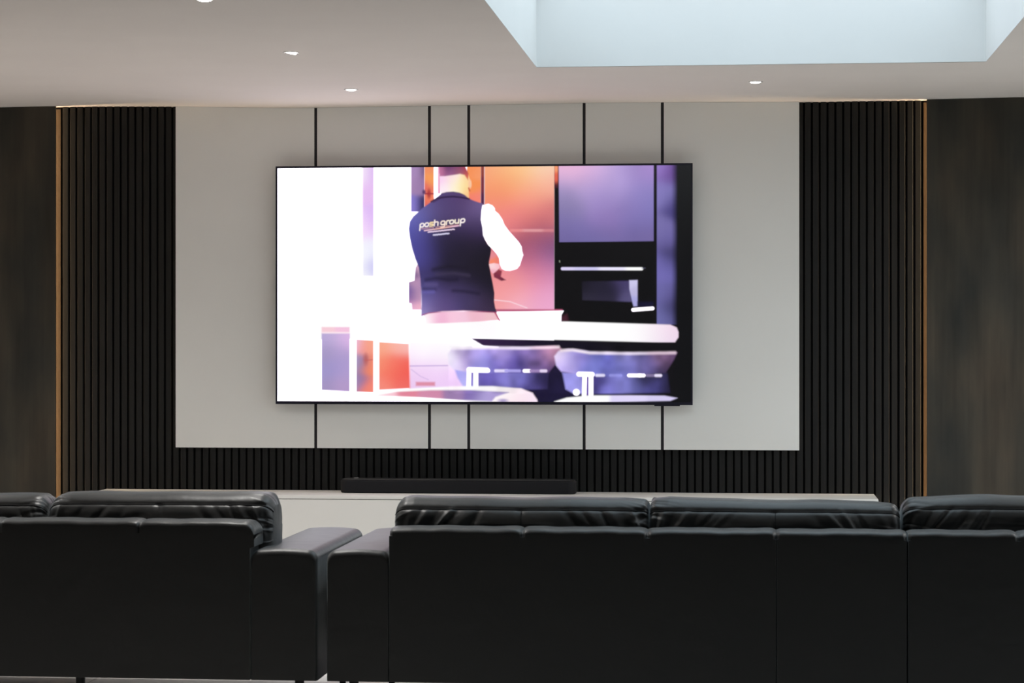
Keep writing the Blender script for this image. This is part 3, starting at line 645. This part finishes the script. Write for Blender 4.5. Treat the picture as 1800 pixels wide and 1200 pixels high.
for x, y, where in ((-2.7, -2.26, 'inner left row, nearer the television wall'), (-2.7, -3.6, 'inner left row, above the left sofa'),
                    (-4.0, -.9, 'outer left row, closest to the television wall'), (-4.0, -2.26, 'outer left row, middle one'), (-4.0, -3.6, 'outer left row, level with the sofas'),
                    (3.55, -.95, 'right row, closest to the television wall'), (3.55, -2.26, 'right row, middle one'), (3.55, -3.6, 'right row, level with the sofas')):
    downlight(x, y, 'unseen recessed downlight added for room light, ' + where, watts=LAMP_W*(.6 if x < -3 else .95 if x > 0 else 1), beam=150)  # unseen downlights, added to brighten the television wall and ceiling
downlight(1.404, -.946, 'lit recessed downlight between the skylight and the right slats')

# ------------------------------------------------------------------ black leather sofas
def cushion_mesh(name, x0, x1, yc, T, z0, z1, seed, top=None, wk=1.0, ends=(.05, .05), nx=190, npf=150):
    """stuffed back cushion: rounded box section, pinched ends, gathers at the ends and drag wrinkles"""
    rs = np.random.RandomState(seed)
    W = x1-x0; H = z1-z0; r = .072
    # rounded-rectangle profile by arc length, starting at the middle of the back face bottom, going up the back face
    hy, hz = T/2-r, H/2-r
    segs = []                                                       # (length, function s->(y,z,ny,nz))
    P = []
    def straight(ya, za, yb, zb, n, k):
        for q in range(k):
            f = q/k; P.append((ya+(yb-ya)*f, za+(zb-za)*f, n[0], n[1]))
    def arc(cy, cz, a0, a1, k):
        for q in range(k):
            a = R(a0+(a1-a0)*q/k); P.append((cy+r*math.cos(a), cz+r*math.sin(a), math.cos(a), math.sin(a)))
    u = npf/150
    straight(-T/2, -hz, -T/2, hz, (-1, 0), int(44*u)); arc(-hy, hz, 180, 90, int(26*u)); straight(-hy, H/2, hy, H/2, (0, 1), int(14*u))
    arc(hy, hz, 90, 0, int(10*u)); straight(T/2, hz, T/2, -hz, (1, 0), int(14*u)); arc(hy, -hz, 0, -90, int(8*u)); straight(hy, -H/2, -hy, -H/2, (0, -1), int(10*u)); arc(-hy, -hz, -90, -180, int(12*u))
    P = np.array(P); n = len(P)
    tt = np.linspace(-1, 1, nx)
    tt = np.sign(tt)*(1-(1-np.abs(tt))**1.35)                      # denser at the ends
    pts = np.zeros((nx, n, 3))
    wr = []; arcp = np.arange(n)*.0062
    gath = [(sd, .02+.62*rs.rand(), (.0028+.003*rs.rand())*(1 if q % 2 else -1), .006+.007*rs.rand(), .03+.05*rs.rand()) for sd in (-1, 1) for q in range(16)]
    zs = H/2-.034                                                   # height of the top seam on the back face
    for side in (-1, 1):
        k = 9
        for q in range(k):
            a = .02 + .30*(q+rs.rand()*.8)/k*W/.86                  # distance of the upper end from the cushion end
            ln = .10+.08*rs.rand()
            dx = .25+.5*rs.rand()+a*1.2
            up = (side*(W/2-a), zs+.004*rs.randn())
            lo = (side*(W/2-max(a-ln*dx, .012)), zs-ln)
            wr.append((up, lo, wk*(.0015+.0085*rs.rand())*(1 if q % 2 else -1.1), .005+.010*rs.rand()))
    for q in range(5):
        xa = (rs.rand()-.5)*W*.6
        wr.append(((xa, zs-.02-.05*rs.rand()), (xa+(.10+.08*rs.rand())*np.sign(xa), zs-.08-.04*rs.rand()), .0035*(1 if q % 2 else -1), .014))
    tc_, td_ = zip(*(top or [(-1, 0), (1, 0)]))
    for i, t in enumerate(tt):
        de = (1-abs(t))*W/2; re = ends[0] if t < 0 else ends[1]
        q_ = 1-math.sqrt(max(0, 1-max(0, (re-de)/re)**2))
        scz = 1-q_*re/(H/2); scy = 1-.9*q_*re/(T/2)
        if abs(t) > .9999: scz = scy = 0
        x = x0+W/2+t*W/2
        d = np.zeros(n)
        # overall stuffing: a little fuller in the middle of each half
        d += .012*(1-t*t)*np.abs(P[:, 2])*np.clip((zs-P[:, 1])/.05, 0, 1) - .004*np.exp(-(t/.03)**2)*(P[:, 2] < -.2)*(P[:, 1] < zs)
        d += (float(np.interp(t, tc_, td_)) + .0012*math.sin(t*9+seed))*np.clip(P[:, 3], 0, 1)
        # seam crease along the back top edge
        m = (P[:, 2] < -.05)
        d -= m*.0035*np.exp(-((P[:, 1]-zs)/.006)**2)
        # gathers close to both ends
        ed_d = (1-abs(t))*W/2
        for (sd, pa, A, w, rl) in gath:
            if sd*t > 0: d += A*math.exp(-(ed_d/rl)**2)*np.exp(-((arcp-pa-ed_d*(.5 if A > 0 else -.4))/w)**2)
        for (ua, la, A, w) in wr:
            ex, ez = la[0]-ua[0], la[1]-ua[1]; l2 = ex*ex+ez*ez
            xx = t*W/2; f = ((xx-ua[0])*ex+(P[:, 1]-ua[1])*ez)/l2
            dist = np.abs((xx-ua[0])*ez-(P[:, 1]-ua[1])*ex)/math.sqrt(l2)
            tp = np.clip(1-(2*np.clip(f, -.2, 1.2)-1)**2*.9, 0, 1)
            d += np.where(P[:, 0] < 0, A*np.exp(-(dist/w)**2)*tp*(P[:, 1] < zs+.02), 0)
        y = P[:, 0]*scy+P[:, 2]*d*(scy > 0); z = P[:, 1]*scz+P[:, 3]*d*(scy > 0)
        pts[i, :, 0] = x; pts[i, :, 1] = yc+y; pts[i, :, 2] = (z0+z1)/2+z
    V = pts.reshape(-1, 3).tolist(); F = []
    for i in range(nx-1):
        for k in range(n):
            a = i*n+k; b = i*n+(k+1) % n
            F.append((a, a+n, b+n, b))
    me = bpy.data.meshes.new(name); me.from_pydata(V, [], F); me.update()
    bm = bmesh.new(); bm.from_mesh(me); bmesh.ops.remove_doubles(bm, verts=bm.verts, dist=1e-5); bmesh.ops.recalc_face_normals(bm, faces=bm.faces); bm.to_mesh(me); bm.free()
    k = int(np.argmin(np.abs(P[:, 1]-zs)+10*(P[:, 0] > 0)))
    seam = [tuple(pts[i, k]+np.array((0, -.0006, 0))) for i in range(2, nx-2)]
    c = nx//2
    vs = [tuple(pts[c, q]+np.array((0, -.0012, 0))) for q in range(4, k)]
    return me, seam, vs

def back_cushion(parent, x0, x1, yc, T, z0, z1, seed, vseam=True, top=None, wk=1.0, ends=(.05, .05)):
    me, seam, vs = cushion_mesh('back_cushion', x0, x1, yc, T, z0, z1, seed, top, wk, ends)
    c = link_mesh('back_cushion', me, M['leather'], parent, smooth=True)
    bm = bmesh.new(); add_tube(bm, seam, .0024, 6)
    if vseam: add_tube(bm, vs, .0011, 6)
    from_bm('seam', bm, M['seam'], c, smooth=True)

def legs(parent, xs, ys):
    for x in xs:
        for y in ys:
            if y > -4 and x not in (xs[0], xs[-1]): continue        # the front stands on its two end legs
            bm = bmesh.new(); rg = add_lathe(bm, [(.010, FZ), (.012, FZ+.003), (.0165, .055), (.0165, .064 if y < -4 else .084)], 16, x, y)
            bm.faces.new(rg[0][::-1]); bm.faces.new(rg[-1])
            from_bm('leg', bm, M['leg'], parent, smooth=True)

YBK, YFR = -4.0845, -3.112                                          # rear and front of both sofas
ZB = .0600
def arm(parent, x0, x1, z1=.5075):
    """upholstered arm: section with rounded, slightly crowned top, lofted front to back with soft ends"""
    bm = bmesh.new(); rings = []
    L_ = YFR-YBK; st = []
    for k in range(9):
        a_ = R(90*k/8); st.append((.026*(1-math.cos(a_)), 1-math.sin(a_), 0))
    ys = [(YBK+.001+d, q, 0) for d, q, _ in st] + [(YBK+L_*f, 0, 0) for f in (.2, .4, .6, .8)] + [(YFR-d*1.6, 0, q) for d, q, _ in st[::-1]]
    for y, qr, qf in ys:
        ix = .007*qr+.030*qf; iz = .024*qr+.045*qf
        r = .034; n = 8; a0, a1, zt = x0+ix, x1-ix, z1-iz
        sec = [(a0, ZB), (a0, zt-r-.1)]
        sec += [(a0+r-r*math.cos(R(90*k/n)), zt-r+r*math.sin(R(90*k/n))) for k in range(n+1)]
        w = a1-a0-2*r
        sec += [(a0+r+w*f, zt+.004*math.sin(math.pi*f)) for f in (.25, .5, .75)]
        sec += [(a1-r+r*math.sin(R(90*k/n)), zt-r+r*math.cos(R(90*k/n))) for k in range(n+1)]
        sec += [(a1, zt-r-.1), (a1, ZB)]
        rings.append([bm.verts.new((x, y, z)) for x, z in sec])
    for p, q in zip(rings, rings[1:]):
        m_ = len(p)
        for k in range(m_): bm.faces.new((p[k], q[k], q[(k+1) % m_], p[(k+1) % m_]))
    bm.faces.new(rings[0]); bm.faces.new(rings[-1][::-1])
    bmesh.ops.recalc_face_normals(bm, faces=bm.faces)
    from_bm('arm', bm, M['leather'], parent, smooth=True, wn=True)

def back_frame(parent, segs, ztop, name='back_panel'):
    box('inner_frame', segs[0][0]+.02, segs[-1][1]-.02, YBK+.012, YBK+.14, ZB+.004, ztop-.036, M['seam'], parent)
    for a, b in segs:
        box(name, a, b, YBK, YBK+.150, ZB, ztop-.030, M['leather'], parent, .0015, 1)

def top_roll(parent, a, b, ztop, pucker=.010, ra=0.0, rb=0.0, hz=.024):
    """flat padded top of the back frame, pinched where its panels are sewn together; ra, rb round off a free end"""
    nx_ = 70; T = .1522; r = .013; crown = .009
    prof = []
    for cy, cz, a0 in ((T/2-r, hz-r, 0), (-T/2+r, hz-r, 90)):
        for k in range(10): prof.append((cy+r*math.cos(R(a0+10*k)), cz+r*math.sin(R(a0+10*k))))
    prof = [(y, z-crown*(y/(T/2))**2) for y, z in prof]
    mid = [(T/2-r-(T-2*r)*k/10, 0) for k in range(1, 10)]
    prof = prof[:10]+[(y, hz-crown*(y/(T/2))**2) for y, _ in mid]+prof[10:]+[(-T/2, -hz), (T/2, -hz)]
    bm = bmesh.new(); rings = []
    for i in range(nx_):
        f = .5-.5*math.cos(math.pi*i/(nx_-1))
        x = a+(b-a)*f
        dl, dr = f*(b-a), (1-f)*(b-a); dend = min(dl, dr)
        dip = .007*math.exp(-(dend/pucker)**1.3)
        drop = 0.0
        for rr, dd in ((ra, dl), (rb, dr)):
            if rr and dd < rr: drop = max(drop, rr-math.sqrt(max(rr*rr-(rr-dd)**2, 0)))
        if (ra and dl < .05) or (rb and dr < .05): dip = 0
        wob = .0010*math.sin(x*23)+.0007*math.sin(x*57+1)
        ring = []
        for k, (y, z) in enumerate(prof):
            g = .0016*math.exp(-dend/.022)*math.sin(y*190+x*60)
            zz = z+(wob+g-dip if z > 0 else 0)-(drop if z > 0 else min(drop, .0))
            yy = y*(1-.10*math.exp(-(dend/.006)**2)) if not (ra or rb) else y
            ring.append(bm.verts.new((x, YBK+.0755+yy, ztop-hz+zz)))
        rings.append(ring)
    for p, q in zip(rings, rings[1:]):
        m_ = len(p)
        for k in range(m_): bm.faces.new((p[k], q[k], q[(k+1) % m_], p[(k+1) % m_]))
    bm.faces.new(rings[0]); bm.faces.new(rings[-1][::-1])
    bmesh.ops.recalc_face_normals(bm, faces=bm.faces)
    o = from_bm('top_roll', bm, M['leather'], parent, smooth=True); o.data.set_sharp_from_angle(angle=R(40))

def seat(parent, x0, x1, divs):
    box('base', x0, x1, YBK+.150, YFR+.02, .075, .255, M['leather'], parent, .012, 3)
    for a, b in divs:
        box('seat_cushion', a+.002, b-.002, YBK+.33, YFR-.005, .257, .430, M['leather'], parent, .045, 6)

# --- right sofa, under the skylight
rsf = empty('leather_sofa', (1.4, -3.6, FZ), 'black leather sofa on the right with wrinkled back cushions, under the skylight', 'sofa', 'black leather sofas')
back_frame(rsf, [(.150, 1.4625), (1.4655, 1.8955), (1.9015, 2.762)], .590)
for a, b in ((.152, .6065), (.6065, 1.031), (1.031, 1.464), (1.464, 1.8965), (1.9005, 2.262), (2.262, 2.762)):
    top_roll(rsf, a+.0005, b-.0005, .590)
arm(rsf, -.068, .152); arm(rsf, 2.764, 2.985)
seat(rsf, .152, 2.764, ((.155, 1.031), (1.031, 1.897), (1.897, 2.76)))
back_cushion(rsf, .142, 1.0285, -3.826, .222, .430, .676, 11, ends=(.045, .022), top=[(-1, -.004), (-.85, .004), (-.5, .001), (0, -.001), (.5, .001), (.8, .001), (1, -.006)])
back_cushion(rsf, 1.0320, 1.8870, -3.826, .222, .430, .676, 23, ends=(.022, .035), top=[(-1, -.004), (-.85, .005), (-.6, .003), (-.2, -.003), (.3, -.002), (.8, -.005), (1, -.014)])
back_cushion(rsf, 1.8930, 2.760, -3.826, .222, .430, .690, 37, ends=(.035, .05), top=[(-1, -.016), (-.9, -.004), (-.6, .002), (-.3, .006), (.1, .002), (.8, 0), (1, -.01)])
legs(rsf, (.02, .62, 1.42, 1.95, 2.86), (YBK+.05, YFR-.08))
# --- left sofa
lsf = empty('leather_sofa', (-1.3, -3.6, FZ), 'black leather sofa on the left with smoother back cushions, in front of the left slats', 'sofa', 'black leather sofas')
bm = bmesh.new()                                                    # last panel reaches a little over the arm
poly_ = [(-2.40, ZB), (-.3335, ZB), (-.3335, .5125), (-.3185, .518), (-.3185, .560), (-2.40, .560)]
fr = [[bm.verts.new((x, y, z)) for x, z in poly_] for y in (YBK, YBK+.150)]
for k in range(6): bm.faces.new((fr[0][k], fr[0][(k+1) % 6], fr[1][(k+1) % 6], fr[1][k]))
bm.faces.new(fr[0][::-1]); bm.faces.new(fr[1]); bmesh.ops.recalc_face_normals(bm, faces=bm.faces)
from_bm('back_panel', bm, M['leather'], lsf)
for a, b, e in ((-2.40, -1.755, 0), (-1.755, -1.22, 0), (-1.22, -.722, 0), (-.722, -.318, .040)):
    top_roll(lsf, a+.0005, b-.0005, .607, rb=e)
arm(lsf, -.3330, -.0998); arm(lsf, -2.625, -2.402)
seat(lsf, -2.402, -.333, ((-2.40, -1.75), (-1.75, -1.10), (-1.10, -.336)))
back_cushion(lsf, -1.100, -.288, -3.826, .222, .430, .685, 51, vseam=False, wk=.55, top=[(-1, -.008), (-.8, .001), (0, .001), (.2, .003), (.8, .004), (1, -.002)])
back_cushion(lsf, -1.905, -1.106, -3.826, .222, .430, .678, 64, vseam=False, wk=.55)
back_cushion(lsf, -2.398, -1.910, -3.826, .222, .430, .678, 77, vseam=False, wk=.55)
legs(lsf, (-.17, -.945, -1.75, -2.5), (YBK+.05, YFR-.08))
